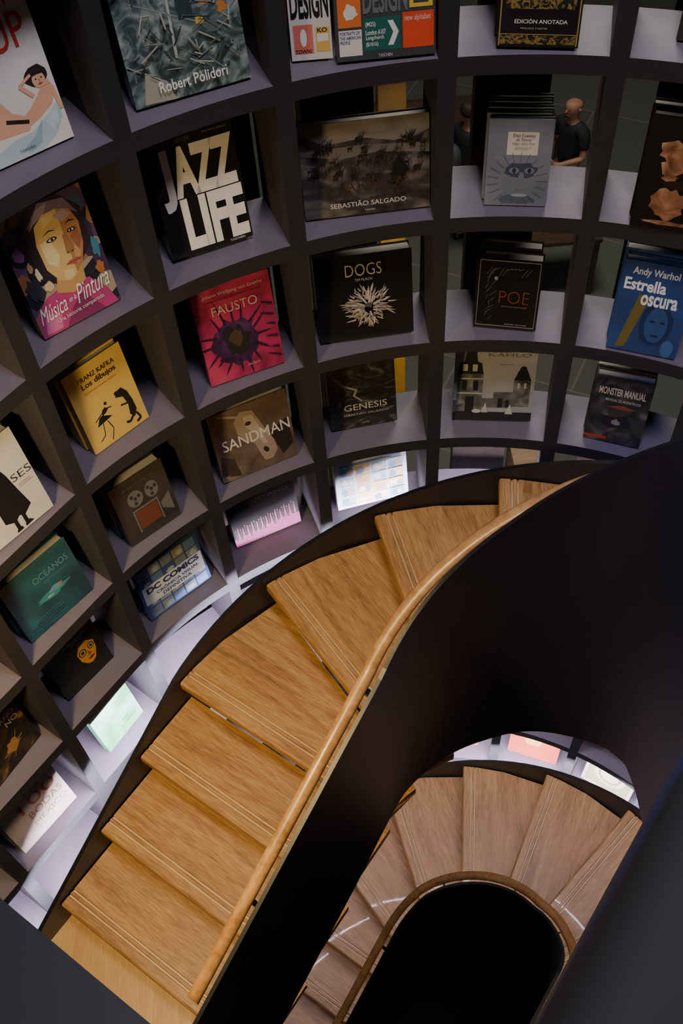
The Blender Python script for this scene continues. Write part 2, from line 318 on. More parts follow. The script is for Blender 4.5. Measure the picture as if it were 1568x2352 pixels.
book(PL['eda'],pm(BK,.3,coat=.4),'black annotated edition with golden filigree border',ha=.30,t=.05,stack=2,art=[(M_gold,rect(.04,.06,.96,.24)),(M_gold,rect(.08,.75,.92,1.9)),((.35,.24,.07),rect(.04,.25,.96,.265)),((.35,.24,.07),rect(.02,.03,.035,2.6)),((.35,.24,.07),rect(.965,.03,.98,2.6))],
 texts=[("EDICIÓN ANOTADA",(.2,.47,.84,.57),(.7,.68,.62),.01),("PRÓLOGO Y NOTAS",(.28,.36,.6,.40),(.5,.48,.4))])
cf=nm([(.15,(.015,.02,.03)),(.4,(.10,.05,.14)),(.55,(.02,.09,.14)),(.7,(.28,.10,.05)),(.9,(.35,.30,.22))],16,1,.25,vor=True)
book(PL['mus'],cf,'colourful art book with a collage portrait and white handwriting',t=.035,art=[
 ((.025,.02,.03),[(.12,.50),(.16,.86),(.36,1.0),(.72,1.0),(.92,.84),(.90,.55),(.5,.30)]),
 ((.16,.12,.20),[(.28,.84),(.5,.99),(.78,.95),(.88,.80),(.74,.88),(.5,.90)]),((.28,.22,.32),[(.30,.82),(.45,.95),(.60,.97),(.52,.90),(.38,.86)]),
 ((.42,.05,.20),[(0,0),(.97,.0),(.90,.14),(.74,.30),(.45,.34),(.2,.30),(.03,.2)]),((.2,.03,.12),[(.3,.0),(.8,.0),(.6,.22),(.42,.12)]),((.55,.15,.35),[(.05,.02),(.25,.02),(.3,.14),(.12,.18)]),
 ((.50,.30,.12),[(.34,.30),(.52,.24),(.70,.30),(.72,.44),(.42,.46)]),
 ((.60,.43,.19),[(.33,.50),(.32,.70),(.37,.84),(.50,.90),(.66,.90),(.68,.55),(.64,.38),(.55,.34),(.42,.38)]),
 ((.40,.20,.09),[(.64,.38),(.74,.44),(.82,.58),(.85,.74),(.80,.86),(.66,.90),(.64,.6)]),
 ((.72,.62,.36),[(.37,.54),(.36,.70),(.47,.72),(.52,.56),(.46,.48)]),((.70,.55,.30),[(.48,.36),(.60,.36),(.62,.42),(.50,.44)]),((.66,.52,.28),[(.44,.80),(.60,.84),(.62,.88),(.48,.88)]),
 ((.42,.28,.40),[(.60,.86),(.74,.88),(.80,.82),(.68,.79)]),((.30,.12,.06),[(.70,.66),(.80,.72),(.83,.62),(.75,.54)]),((.52,.30,.14),[(.68,.44),(.76,.52),(.72,.60),(.68,.52)]),
 (BK,ell(.50,.70,.062,.017)),(BK,ell(.74,.705,.05,.016)),((.65,.6,.5),ell(.50,.70,.04,.011)),((.65,.6,.5),ell(.74,.705,.032,.010)),(BK,ell(.505,.70,.015,.011)),(BK,ell(.735,.705,.013,.010)),
 (BK,[(.40,.745),(.50,.775),(.58,.755),(.50,.765)]),(BK,[(.68,.76),(.75,.785),(.82,.76),(.75,.772)]),
 ((.34,.16,.07),[(.625,.70),(.60,.56),(.645,.545),(.69,.56),(.665,.70)]),((.10,.04,.02),ell(.62,.555,.012,.007)),((.10,.04,.02),ell(.67,.555,.012,.007)),
 ((.45,.10,.08),[(.55,.475),(.61,.495),(.645,.488),(.68,.495),(.73,.475),(.645,.452)]),((.12,.04,.03),line(.55,.475,.73,.475,.005)),
 ((.7,.6,.45),blob(.22,.50,.03,.05)),((.25,.1,.3),blob(.10,.7,.06,.06)),((.05,.2,.3),blob(.93,.5,.05,.08)),((.4,.15,.05),blob(.90,.34,.05,.05)),((.03,.03,.05),blob(.12,.4,.1,.1)),((.6,.45,.3),blob(.28,.38,.05,.04)),((.5,.3,.15),blob(.16,.58,.03,.04))],
 texts=[("Música",(.06,.13,.40,.26),(.8,.8,.78),.0,.12,.35),("en la",(.43,.19,.52,.235),(.8,.8,.78),.0,.1,.35),("Pintura",(.54,.16,.96,.31),(.8,.8,.78),.0,.12,.35),("Una historia compartida",(.22,.075,.82,.12),(.7,.7,.66),.0,.05)])
JW=(.85,.82,.74)
book(PL['jaz'],pm(BK,.28,coat=.5),'thick black photo book with huge white block capitals',t=.08,texts=[("J",(.07,.40,.225,.905),JW,.045),("AZZ",(.225,.495,.97,.905),JW,.045),("LIFE",(.24,.04,.98,.485),JW,.045),("WILLIAM CLAXTON",(.08,.935,.5,.965),(.16,.13,.08)),("JOACHIM E. BERENDT",(.66,.95,.95,.968),(.3,.26,.2)),("TASCHEN",(.72,.01,.90,.03),(.6,.58,.5),.01)])
af=nm([(.3,(.015,.012,.011)),(.5,(.06,.05,.043)),(.7,(.19,.16,.14))],9,9,.25,.8,(1,2.2,1))
def cow(x,y,s): return [((.022,.018,.015),ell(x,y,.035*s,.022*s,10)),((.022,.018,.015),line(x-.02*s,y,x-.02*s,y-.06*s,.008)),((.022,.018,.015),line(x+.02*s,y,x+.02*s,y-.06*s,.008)),((.03,.025,.02),line(x+.03*s,y+.01,x+.05*s,y+.07*s,.006)),((.03,.025,.02),line(x+.03*s,y+.01,x+.01*s,y+.07*s,.006))]
mist=nm([(.3,(.16,.14,.12)),(.7,(.34,.30,.26))],6,6,.3,.6,(1,2.5,1))
ar=[(mist,[(0,.92),(.2,.78),(.5,.82),(.8,.74),(1,.84),(1,1),(0,1)]),((.15,.13,.11),[(0,.70),(.3,.62),(.6,.66),(1,.60),(1,.70),(.5,.75),(0,.74)])]
for _ in range(48): ar+=cow(random.uniform(.05,.95),random.uniform(.42,.85),random.uniform(.4,1.0))
ar+=[((.012,.01,.01),[(.72,.40),(.70,.52),(.735,.60),(.75,.66),(.775,.60),(.82,.50),(.80,.42)])]
book(PL['afr'],af,'wide sepia photo book of long horned cattle in mist',t=.04,art=ar,texts=[("AFRICA",(.32,.30,.80,.42),(.055,.028,.018),-.01),("SEBASTIÃO SALGADO",(.20,.135,.80,.20),(.62,.58,.52),.005),("TASCHEN",(.47,.075,.55,.095),(.6,.56,.5))])
book(PL['die'],nm([(.3,(.13,.15,.19)),(.7,(.24,.26,.31))],5,6,.25,.5),'pale blue story book with a white label and drawn face',t=.022,stack=5,art=[((.62,.58,.50),rect(.30,.60,.78,.86)),
 ((.05,.065,.10),blob(.55,.42,.26,.09,18,.2)),((.17,.2,.25),ell(.44,.42,.08,.035)),((.17,.2,.25),ell(.68,.42,.08,.035)),((.02,.03,.04),ell(.44,.42,.03,.03)),((.02,.03,.04),ell(.68,.42,.03,.03)),((.16,.18,.23),[(.53,.40),(.48,.22),(.56,.18),(.64,.22),(.59,.40)]),((.09,.11,.15),blob(.5,.08,.30,.06,14,.2)),((.3,.33,.38),ell(.55,.13,.13,.02))]
 +[((.10,.12,.16),line(.5+.3*math.cos(a),.30+.22*math.sin(a),.5+.48*math.cos(a),.30+.34*math.sin(a),.006)) for a in [i*.3 for i in range(21)]],
 texts=[("Diez Cuentos",(.38,.81,.72,.845),(.06,.05,.05)),("de Terror",(.43,.765,.67,.795),(.06,.05,.05)),("Edgar Allan Poe",(.38,.72,.72,.745),(.1,.08,.08)),("Ilustraciones de\nMaría Espejo",(.42,.665,.68,.70),(.2,.17,.15))])
bz=nm([(.3,(.05,.015,.008)),(.5,(.30,.13,.06)),(.7,(.55,.30,.16))],14,6,.3,1)
book(PL['brz'],pm((.014,.011,.010),.28,coat=.5),'black art book with reddish bronze sculpture on the cover',t=.04,stack=2,art=[(bz,blob(.45,.70,.26,.10,18,.25)),(bz,[(.25,.60),(.55,.66),(.62,.55),(.40,.46),(.30,.5)]),(bz,blob(.48,.24,.24,.14,20,.2)),(bz,blob(.42,.47,.1,.03)),((.02,.01,.01),blob(.55,.42,.2,.04,14,.3)),(bz,blob(.55,.06,.35,.02))])
book(PL['uli'],pm((.60,.59,.58),.35,coat=.4),'white hardcover with black coat silhouette and spaced title',t=.045,stack=2,art=[(BK,[(.50,.18),(.50,.40),(.53,.66),(.57,.80),(.60,.88),(.66,.88),(.69,.78),(.74,.62),(.78,.40),(.82,.20),(.72,.14),(.66,.17),(.60,.13)]),(BK,ell(.63,.91,.035,.05)),(BK,rect(.58,.03,.62,.2)),(BK,rect(.68,.03,.72,.2)),(BK,[(.56,.02),(.64,.02),(.63,.06),(.57,.05)]),(BK,[(.67,.02),(.77,.03),(.73,.07),(.67,.05)]),((.3,.3,.3),line(.1,.08,.4,.14,.005)),((.3,.3,.3),line(.2,.04,.3,.26,.005))],
 texts=[("ULISES",(.53,.50,.99,.58),BK,-.01),("Con ilustraciones\nde Eduardo Arroyo",(.80,.41,.96,.46),(.2,.2,.2))])
book(PL['kaf'],pm((.68,.45,.11),.45),'yellow hardcover with two black ink figures',t=.030,stack=3,art=[
 (BK,[(.20,.27),(.48,.30),(.42,.33),(.33,.37),(.28,.36)]),(BK,[(.33,.36),(.36,.42),(.42,.44),(.46,.40),(.40,.37)]),(BK,ell(.45,.475,.025,.02)),(BK,line(.36,.40,.20,.34,.012)),(BK,line(.42,.42,.52,.40,.012)),(BK,line(.30,.28,.26,.14,.012)),(BK,line(.26,.14,.16,.10,.012)),(BK,line(.38,.28,.42,.16,.012)),(BK,line(.42,.16,.34,.04,.012)),
 (BK,[(.62,.46),(.68,.52),(.76,.53),(.83,.45),(.86,.32),(.87,.20),(.80,.12),(.74,.18),(.77,.30),(.74,.42)]),(BK,ell(.66,.50,.035,.025)),(BK,line(.78,.32,.66,.34,.02)),(BK,line(.80,.16,.70,.10,.03)),(BK,line(.84,.16,.88,.07,.03)),(BK,line(.70,.10,.64,.12,.03)),(BK,line(.88,.07,.80,.05,.03))],
 texts=[("FRANZ KAFKA",(.20,.84,.82,.895),(.05,.04,.02)),("Los dibujos",(.22,.735,.80,.82),(.03,.02,.01),.01),("Edición de Andreas Kilcher",(.22,.69,.78,.71),(.25,.17,.05))])
fr=nm([(.3,(.16,.012,.05)),(.5,(.42,.03,.11)),(.75,(.58,.08,.17))],7,6,.3,.8)
dk=(.035,.012,.035)
book(PL['fau'],fr,'magenta hardcover with a dark ink burst and thin title',t=.045,art=[(nm([(.3,(.015,.01,.02)),(.55,(.07,.02,.10)),(.75,(.10,.06,.12))],10,6,.3,2),blob(.45,.40,.30,.24,26,.22)),((.02,.02,.02),blob(.45,.40,.17,.15,20,.3)),((.07,.05,.03),blob(.46,.42,.09,.08))]
 +[(dk,spike(.45+.26*math.cos(a),.40+.2*math.sin(a),a+random.uniform(-.3,.3),random.uniform(.15,.32),.014)) for a in [i*.39 for i in range(16)]]
 +[(dk,spike(.97,v,math.pi+random.uniform(-.4,.4),random.uniform(.1,.2),.012)) for v in (.1,.2,.32,.45,.55,.66)],
 texts=[("Johann Wolfgang von Goethe",(.14,.89,.90,.935),(.62,.45,.45),.0),("ILUSTRACIONES DE MIQUEL BARCELÓ",(.14,.845,.88,.87),(.12,.03,.05)),("FAUSTO",(.22,.71,.80,.80),(.66,.5,.5),-.005),("Seix Barral",(.52,.10,.68,.13),(.5,.3,.3))])
fur=[]
for ring,(rr0,n_) in enumerate(((.19,90),(.13,70),(.07,40))):
    for _ in range(n_):
        a=random.uniform(0,6.28); r=rr0*random.uniform(.6,1.1); g_=random.choice((.25,.36,.46,.58))
        fur.append(((g_,round(g_*.88,2),round(g_*.76,2)),spike(.53+r*math.cos(a)*1.05,.40+r*math.sin(a),a+random.uniform(-.7,.7),random.uniform(.05,.12),.009)))
fur.append(((.10,.08,.07),blob(.53,.44,.04,.03)))
book(PL['dog'],pm(BK,.25,coat=.5),'square black book with a shaggy corded white dog head',t=.05,art=fur,texts=[("DOGS",(.31,.795,.68,.93),(.52,.47,.38),-.01),("TIM FLACH",(.40,.735,.58,.765),(.5,.45,.4))])
book(PL['poe'],pm(BK,.22,coat=.6),'black hardcover with red title and thin white sketch',t=.05,stack=2,art=[((.28,.28,.27),line(.04,.03,.04,.97,.008)),((.28,.28,.27),line(.96,.03,.96,.97,.008)),((.28,.28,.27),line(.04,.97,.96,.97,.01)),((.28,.28,.27),line(.04,.03,.96,.03,.01))]
 +[((.14,.14,.13),line(.14+random.uniform(0,.12),.12+.05*i,.16+random.uniform(0,.16),.18+.053*i,.006)) for i in range(14)]+[((.16,.16,.15),line(.15+.06*i,.82+random.uniform(-.08,.05),.23+.06*i,.88,.006)) for i in range(11)]+[((.25,.25,.24),ell(.3,.73,.03,.03,8))],
 texts=[("POE",(.37,.38,.84,.56),(.22,.04,.028),-.015),("EDICIÓN ANOTADA",(.42,.325,.82,.345),(.3,.26,.24)),("BARTLEBY EDICIONES",(.5,.06,.84,.08),(.35,.35,.35))])
book(PL['war'],nm([(.3,(.015,.035,.13)),(.7,(.03,.09,.27))],5,5,.28,.5),'blue hardcover with bold white title over a tinted face',t=.045,stack=3,art=[((.16,.13,.03),[(.12,.02),(.25,.05),(.45,.62),(.30,.66)]),((.012,.03,.10),blob(.62,.34,.24,.24,18,.1)),((.03,.08,.22),ell(.62,.34,.16,.2)),((.01,.02,.07),ell(.56,.38,.04,.015)),((.01,.02,.07),ell(.70,.38,.04,.015)),((.01,.02,.07),ell(.63,.22,.06,.015)),((.05,.13,.3),ell(.85,.1,.09,.1))],
 texts=[("Andy Warhol",(.14,.84,.78,.94),(.72,.74,.76),.02),("Estrella",(.06,.69,.64,.82),(.8,.82,.84),.03),("oscura",(.33,.54,.84,.66),(.8,.82,.84),.03)])
oc=nm([(.3,(.006,.03,.05)),(.5,(.012,.095,.135)),(.7,(.03,.20,.25))],3,6,.25,.6)
book(PL['oce'],oc,'teal ocean photo book lying against the shelf',t=.035,stack=3,art=[((.04,.25,.30),blob(.55,.42,.22,.06,22,.35)),((.10,.34,.37),blob(.62,.46,.10,.04,18,.4)),((.4,.2,.1),blob(.66,.47,.05,.02,14,.5)),((.35,.45,.45),blob(.50,.40,.05,.012,14,.5)),((.01,.05,.09),blob(.3,.12,.3,.06))]
 +[((.08,.30,.36),line(.1,.1+.03*i,.6,.02+.05*i,.004)) for i in range(5)],texts=[("OCÉANOS",(.40,.70,.92,.82),(.14,.34,.38),-.01),("UN VIAJE AL INTERIOR DEL MAR",(.5,.62,.86,.65),(.1,.26,.3))])
book(PL['cin'],pm((.035,.035,.036),.25,coat=.6),'dark grey thick film book with camera reel icons',t=.045,stack=2,art=[((.15,.145,.14),ell(.37,.66,.14,.13)),((.15,.145,.14),ell(.68,.66,.12,.13)),((.035,.035,.035),ell(.37,.66,.03,.03)),((.035,.035,.035),ell(.68,.66,.03,.03))]
 +[((.035,.035,.035),ell(c+.075*math.cos(a),.66+.075*math.sin(a),.03,.03,10)) for c in (.37,.68) for a in (.3,2.4,4.5)]
 +[((.15,.05,.03),rect(.28,.16,.68,.46)),((.15,.145,.14),rect(.24,.12,.27,.5)),((.15,.145,.14),rect(.69,.12,.72,.5)),((.15,.145,.14),rect(.24,.47,.72,.5)),((.15,.145,.14),[(.74,.28),(.93,.16),(.93,.48),(.74,.38)])],texts=[("100 CLÁSICOS DEL CINE",(.2,.86,.8,.90),(.12,.12,.12))])
book(PL['san'],nm([(.3,(.05,.038,.028)),(.55,(.17,.12,.09)),(.75,(.28,.21,.16))],5,8,.28,1.2),'brown toned hardcover with a pale skull shape and white title',t=.045,art=[((.34,.27,.21),[(.30,.80),(.40,.92),(.55,.88),(.60,.74),(.66,.56),(.74,.36),(.76,.20),(.68,.10),(.58,.10),(.54,.22),(.50,.40),(.40,.50),(.32,.62)]),((.48,.40,.32),[(.42,.84),(.54,.82),(.60,.60),(.66,.34),(.60,.36),(.52,.56),(.44,.66)]),((.03,.02,.02),ell(.62,.26,.03,.05,12,.4)),((.05,.035,.03),ell(.47,.72,.04,.03,12)),((.03,.02,.02),[(.7,.5),(.95,.6),(.97,.2),(.82,.1)]),((.05,.035,.03),[(.0,.1),(.25,.02),(.2,.3),(.05,.4)]),((.4,.32,.26),line(.36,.86,.12,.96,.03))],
 texts=[("SANDMAN",(.10,.44,.97,.60),(.72,.69,.64),.005),("DC",(.05,.05,.1,.09),(.5,.5,.5))])
book(PL['gen'],nm([(.3,(.010,.010,.010)),(.52,(.035,.034,.032)),(.72,(.16,.155,.145))],8,10,.25,2.5,(1,2,1)),'dark photo book of a winding river in mountains',t=.045,ha=.30,art=[((.36,.34,.31),[(.10,.80),(.22,.66),(.40,.58),(.36,.50),(.48,.40),(.50,.41),(.40,.50),(.44,.59),(.25,.68),(.13,.82)]),(mist,[(.0,1.02),(.25,.98),(.6,1.05),(1,.98),(1,1.1),(0,1.1)])],
 texts=[("GENESIS",(.22,.275,.86,.37),(.66,.6,.5),.0),("SEBASTIÃO SALGADO",(.20,.195,.88,.235),(.55,.5,.42)),("TASCHEN",(.46,.05,.58,.07),(.5,.48,.42))])
g1=(.55,.55,.53);g2=(.14,.14,.14);g3=(.025,.025,.025)
gs=nm([(.3,(.06,.06,.06)),(.5,(.14,.14,.14)),(.7,(.30,.30,.29))],18,7,.28,.6)
book(PL['rat'],nm([(.3,(.34,.34,.34)),(.7,(.58,.58,.57))],3,5,.28,.5),'black and white photo book of an old domed church',t=.04,ha=.285,art=[(gs,rect(.04,.12,.36,.72)),(g3,[(.04,.70),(.36,.70),(.33,.86),(.28,.88),(.26,1.02),(.14,1.02),(.12,.88),(.06,.86)]),(g1,rect(.10,.74,.16,.84)),(g1,rect(.22,.74,.28,.84)),(g3,ell(.20,1.03,.07,.06)),
 (g3,rect(.10,.45,.16,.6)),(g3,rect(.24,.45,.30,.6)),(g3,rect(.15,.12,.26,.36)),(g1,rect(.04,.40,.36,.42)),(g1,rect(.04,.62,.36,.64)),(gs,rect(.74,.22,.95,.64)),(g3,[(.74,.62),(.95,.62),(.9,.76),(.79,.76)]),(g3,ell(.845,.77,.045,.06)),(g1,rect(.79,.5,.82,.58)),(g1,rect(.87,.5,.90,.58)),
 (gs,rect(.50,.2,.74,.44)),(g3,rect(.56,.2,.62,.34)),(g3,rect(.66,.2,.70,.32)),(g2,rect(.36,.2,.5,.34)),(g3,rect(.0,.0,1,.13)),(g1,[(.36,.12),(.44,.12),(.41,.28)]),(g1,[(.66,.10),(.76,.10),(.72,.26)]),(g1,ell(.3,.14,.06,.03)),(g2,rect(.0,.12,.04,.3))],
 texts=[("KAHLO",(.40,.965,.92,1.012),(.25,.245,.24),.0),("Diego y Frida",(.56,.84,.72,.86),(.2,.2,.2))])
book(PL['mon'],nm([(.3,(.012,.014,.017)),(.52,(.05,.05,.053)),(.75,(.17,.16,.16))],8,7,.25,2,coat=.4),'dark glossy rule book with stormy creature artwork',t=.04,stack=3,art=[((.22,.06,.05),[(.28,.55),(.55,.60),(.8,.56),(.6,.53)]),((.45,.03,.02),rect(.0,.04,.40,.075)),((.02,.02,.03),blob(.5,.32,.25,.12,16,.4)),((.2,.2,.2),blob(.5,.32,.07,.05,12,.4))],
 texts=[("MONSTER MANUAL",(.10,.73,.90,.84),(.66,.62,.6),.02),("MANUAL DE MONSTRUOS",(.24,.64,.84,.68),(.5,.48,.46),.01)])
book(PL['drk'],nm([(.4,(.008,.007,.006)),(.55,(.05,.028,.012)),(.7,(.30,.15,.05))],7,7,.3,2),'black hardcover with glowing golden artwork',t=.05,stack=2,art=[((.35,.18,.05),blob(.6,.35,.12,.1,14,.5)),((.4,.25,.08),line(.35,.3,.8,.38,.015)),((.3,.16,.05),line(.5,.15,.75,.55,.012))],texts=[("NO",(.68,.70,.92,.80),(.5,.42,.32)),("AÑO",(.62,.84,.92,.94),(.5,.42,.32))])
book(PL['msk'],pm((.014,.014,.013),.3,coat=.4),'black hardcover with orange face wearing round glasses',t=.04,stack=3,art=[((.60,.26,.04),[(.52,.42),(.50,.60),(.58,.72),(.74,.74),(.86,.64),(.84,.46),(.76,.30),(.68,.26),(.60,.30)]),((.75,.48,.12),[(.56,.64),(.62,.70),(.74,.71),(.66,.66)]),((.03,.02,.01),ell(.60,.56,.075,.075)),((.03,.02,.01),ell(.78,.58,.06,.07)),((.55,.40,.2),ell(.60,.56,.055,.057)),((.55,.40,.2),ell(.78,.58,.043,.052)),((.06,.03,.01),ell(.60,.56,.035,.037)),((.06,.03,.01),ell(.78,.58,.027,.034)),
 ((.12,.03,.01),[(.62,.37),(.70,.40),(.78,.38),(.70,.34)]),((.25,.10,.02),[(.69,.54),(.66,.44),(.74,.44)]),((.02,.02,.02),[(.5,.70),(.6,.80),(.78,.80),(.88,.68),(.74,.76),(.6,.74)])],
 texts=[("TESSIE CAMPBELL",(.34,.90,.86,.93),(.5,.42,.28)),("ALGARTE",(.5,.85,.74,.88),(.5,.42,.28))])
da=[(random.choice([(.12,.2,.38),(.22,.27,.33),(.05,.10,.26),(.30,.26,.16),(.18,.22,.3)]),rect(.05+.185*i,.04+.19*jj,.215+.185*i,.21+.19*jj)) for i in range(5) for jj in range(5)]
da+=[((.40,.45,.52),blob(.14+.185*i,.12+.19*jj,.05,.05,9,.5)) for i in range(5) for jj in range(5) if (i+jj)%2]
da+=[((.66,.70,.76),[(.03,.32),(.97,.27),(.98,.64),(.05,.66)])]
book(PL['dcc'],pm((.05,.10,.24),.25,coat=.6),'blue and white illustrated comics history book',t=.055,stack=2,art=da,texts=[("DC COMICS",(.10,.51,.93,.62),(.03,.045,.13),.045),("CRÓNICA VISUAL",(.22,.415,.90,.485),(.03,.045,.13),.03),("DEFINITIVA",(.30,.325,.76,.39),(.03,.045,.13),.03)])
sh=[((.16,.012,.07),[(0,.0),(1,.0),(1,.24),(.7,.28),(.3,.22),(0,.18)])]
for i in range(26):
    x=.04+.036*i; y=.24+.03*math.sin(i*1.9)+.006*i; sh+=[((.30,.10,.10),ell(x,y+.13,.008,.018,8)),((.28,.03,.10) if i%2 else (.02,.01,.015),[(x-.014,y-.1),(x+.014,y-.1),(x+.009,y+.11),(x-.009,y+.11)])]
book(PL['she'],pm((.008,.006,.009),.7),'black book with a row of pink lit performers',t=.045,art=sh,texts=[("SHEEJEYANO",(.12,.84,.90,.93),(.09,.065,.09),-.005)])
co=[((.55,.58,.62),rect(.03,.03,.97,.97))]
for i in range(4):
    for jj in range(4):
        x0,y0=.06+.225*i,.05+.21*jj
        co+=[(random.choice([(.20,.34,.46),(.58,.36,.20),(.5,.5,.45),(.24,.40,.48),(.56,.42,.28)]),rect(x0,y0,x0+.205,y0+.185)),(random.choice([(.5,.28,.14),(.6,.56,.5),(.12,.2,.32)]),blob(x0+.07,y0+.08,.05,.07,11,.5)),(random.choice([(.45,.24,.12),(.2,.25,.32),(.6,.5,.4)]),blob(x0+.15,y0+.07,.04,.05,9,.6)),((.08,.1,.14),line(x0+.02,y0+.03,x0+.18,y0+.03+random.uniform(-.02,.05),.008))]
co+=[((.10,.2,.4),rect(.08,.90,.92,.95))]
book(PL['com'],pm((.55,.6,.66),.15,coat=.9),'glossy pale comic poster book catching strip light',t=.03,art=co)
book(PL['bod'],pm((.34,.28,.23),.45),'cream hardcover with orange numerals and faint title',t=.04,stack=2,art=[((.29,.24,.20),[(0,0),(1,0),(1,.3),(.5,.2),(0,.35)])],texts=[("100",(.30,.62,.92,.84),(.26,.06,.025),.0),("BODAS",(.36,.42,.94,.56),(.17,.08,.05),.0),("MÉXICO",(.36,.24,.94,.37),(.17,.09,.06),.0)])
lg=nm([(.3,(.02,.20,.07)),(.5,(.14,.38,.20)),(.7,(.55,.64,.55))],2.5,2,.3,1.5)
book(PL['lyr'],lg,'pale green and white hardcover with soft swirls',t=.035,texts=[("THE",(.55,.30,.72,.36),(.02,.12,.06),.01),("LYRICS",(.48,.19,.88,.27),(.02,.12,.06),.01)])
cols=[(.35,.05,.03),(.5,.42,.3),(.08,.16,.25),(.45,.2,.06),(.02,.02,.02),(.4,.38,.36),(.12,.25,.15),(.3,.12,.2)]
names=['red','cream','blue','orange','black','grey','green','plum']
def cell(k,j,i,w=.24,h=.28,art=(),texts=(),grp='books in the lower shelf cells',lab=None,fr_=.5):
    t=T0+W0*(k+fr_); p=shelf_pos(t,1.53); ta=shelf_pos(t+.01,1.53)-p; yaw=math.atan2(ta.y,ta.x)
    book((p.x,p.y,yaw,w,h,j),pm(cols[i],.35,coat=.4),lab or names[i]+' hardcover book standing in a lower shelf cell',t=.035,group=grp,
      art=art or [((.55,.5,.42),rect(.12,.55,.88,.62)),((.03,.03,.04) if i not in (4,) else (.4,.3,.1),blob(.5,.3,.25,.15,12,.3)),(cols[(i+3)%8],rect(.12,.7,.88,.9))],texts=texts)
q=0
for j in (6,7,8,9,10):
    for k in range(-4,5):
        if (k,j) in ((2,9),(3,8),(3,9),(-4,10)) or (j==6 and k<0): continue
        if random.random()<.2: continue
        q+=1; cell(k,j,(q*3+j)%8,random.uniform(.2,.28),random.uniform(.24,.31))
cell(2,9,0,.28,.28,art=[((.30,.06,.02),blob(.5,.5,.35,.3,14,.3)),((.4,.2,.06),blob(.45,.55,.15,.15))])
cell(3,8,5,.26,.30,art=[((.05,.05,.06),blob(.5,.5,.4,.3,12,.2)),((.35,.3,.25),ell(.5,.6,.12,.15))])
cell(3,9,1,.28,.30,art=[((.26,.23,.14),rect(.06,.06,.94,.94)),((.42,.38,.26),ell(.5,.5,.32,.30)),((.2,.17,.08),ell(.5,.5,.24,.22)),((.42,.38,.26),ell(.5,.5,.19,.17))])
cell(2,0,4,.22,.32,art=[((.02,.03,.05),rect(.05,.05,.95,.95))],grp='books displayed on the curved bookcase',lab='plain black hardcover standing on the curved shelf',fr_=.55)
cell(-4,3,0,.24,.26,art=[((.5,.06,.04),rect(.5,.1,.9,.9))],grp='books displayed on the curved bookcase',lab='red hardcover standing on the curved shelf',fr_=.55)
# ---------- display tables outside
wl=wood('pale_wood',(.3,.18,.09),(.42,.27,.14),(.5,.34,.2))
wd=wood('walnut_wood',(.03,.018,.012),(.06,.035,.022),(.09,.055,.035))
def table(x0,y0,hx,hy,mat,label):
    e=empty('display_table',(x0,y0,0)); tag(e,label,'table','display tables')
    box('table_top',-hx,hx,-hy,hy,.70,.74,mat,e)
    for x in (-hx+.04,hx-.04):
        for y in (-hy+.04,hy-.04): box('leg',x-.025,x+.025,y-.025,y+.025,0,.70,mat,e)
table(1.01*S,4.65*S,.17,.25,wl,'small pale wooden display table beyond the bookcase')
table(1.40*S,4.62*S,.17,.25,wl,'small pale wooden display table beyond the bookcase')
table(1.75,10.6,1.1,.5,wd,'long dark walnut table behind the standing people')
table(2.35,8.55,.55,.28,wd,'low dark walnut table in front of the standing people')
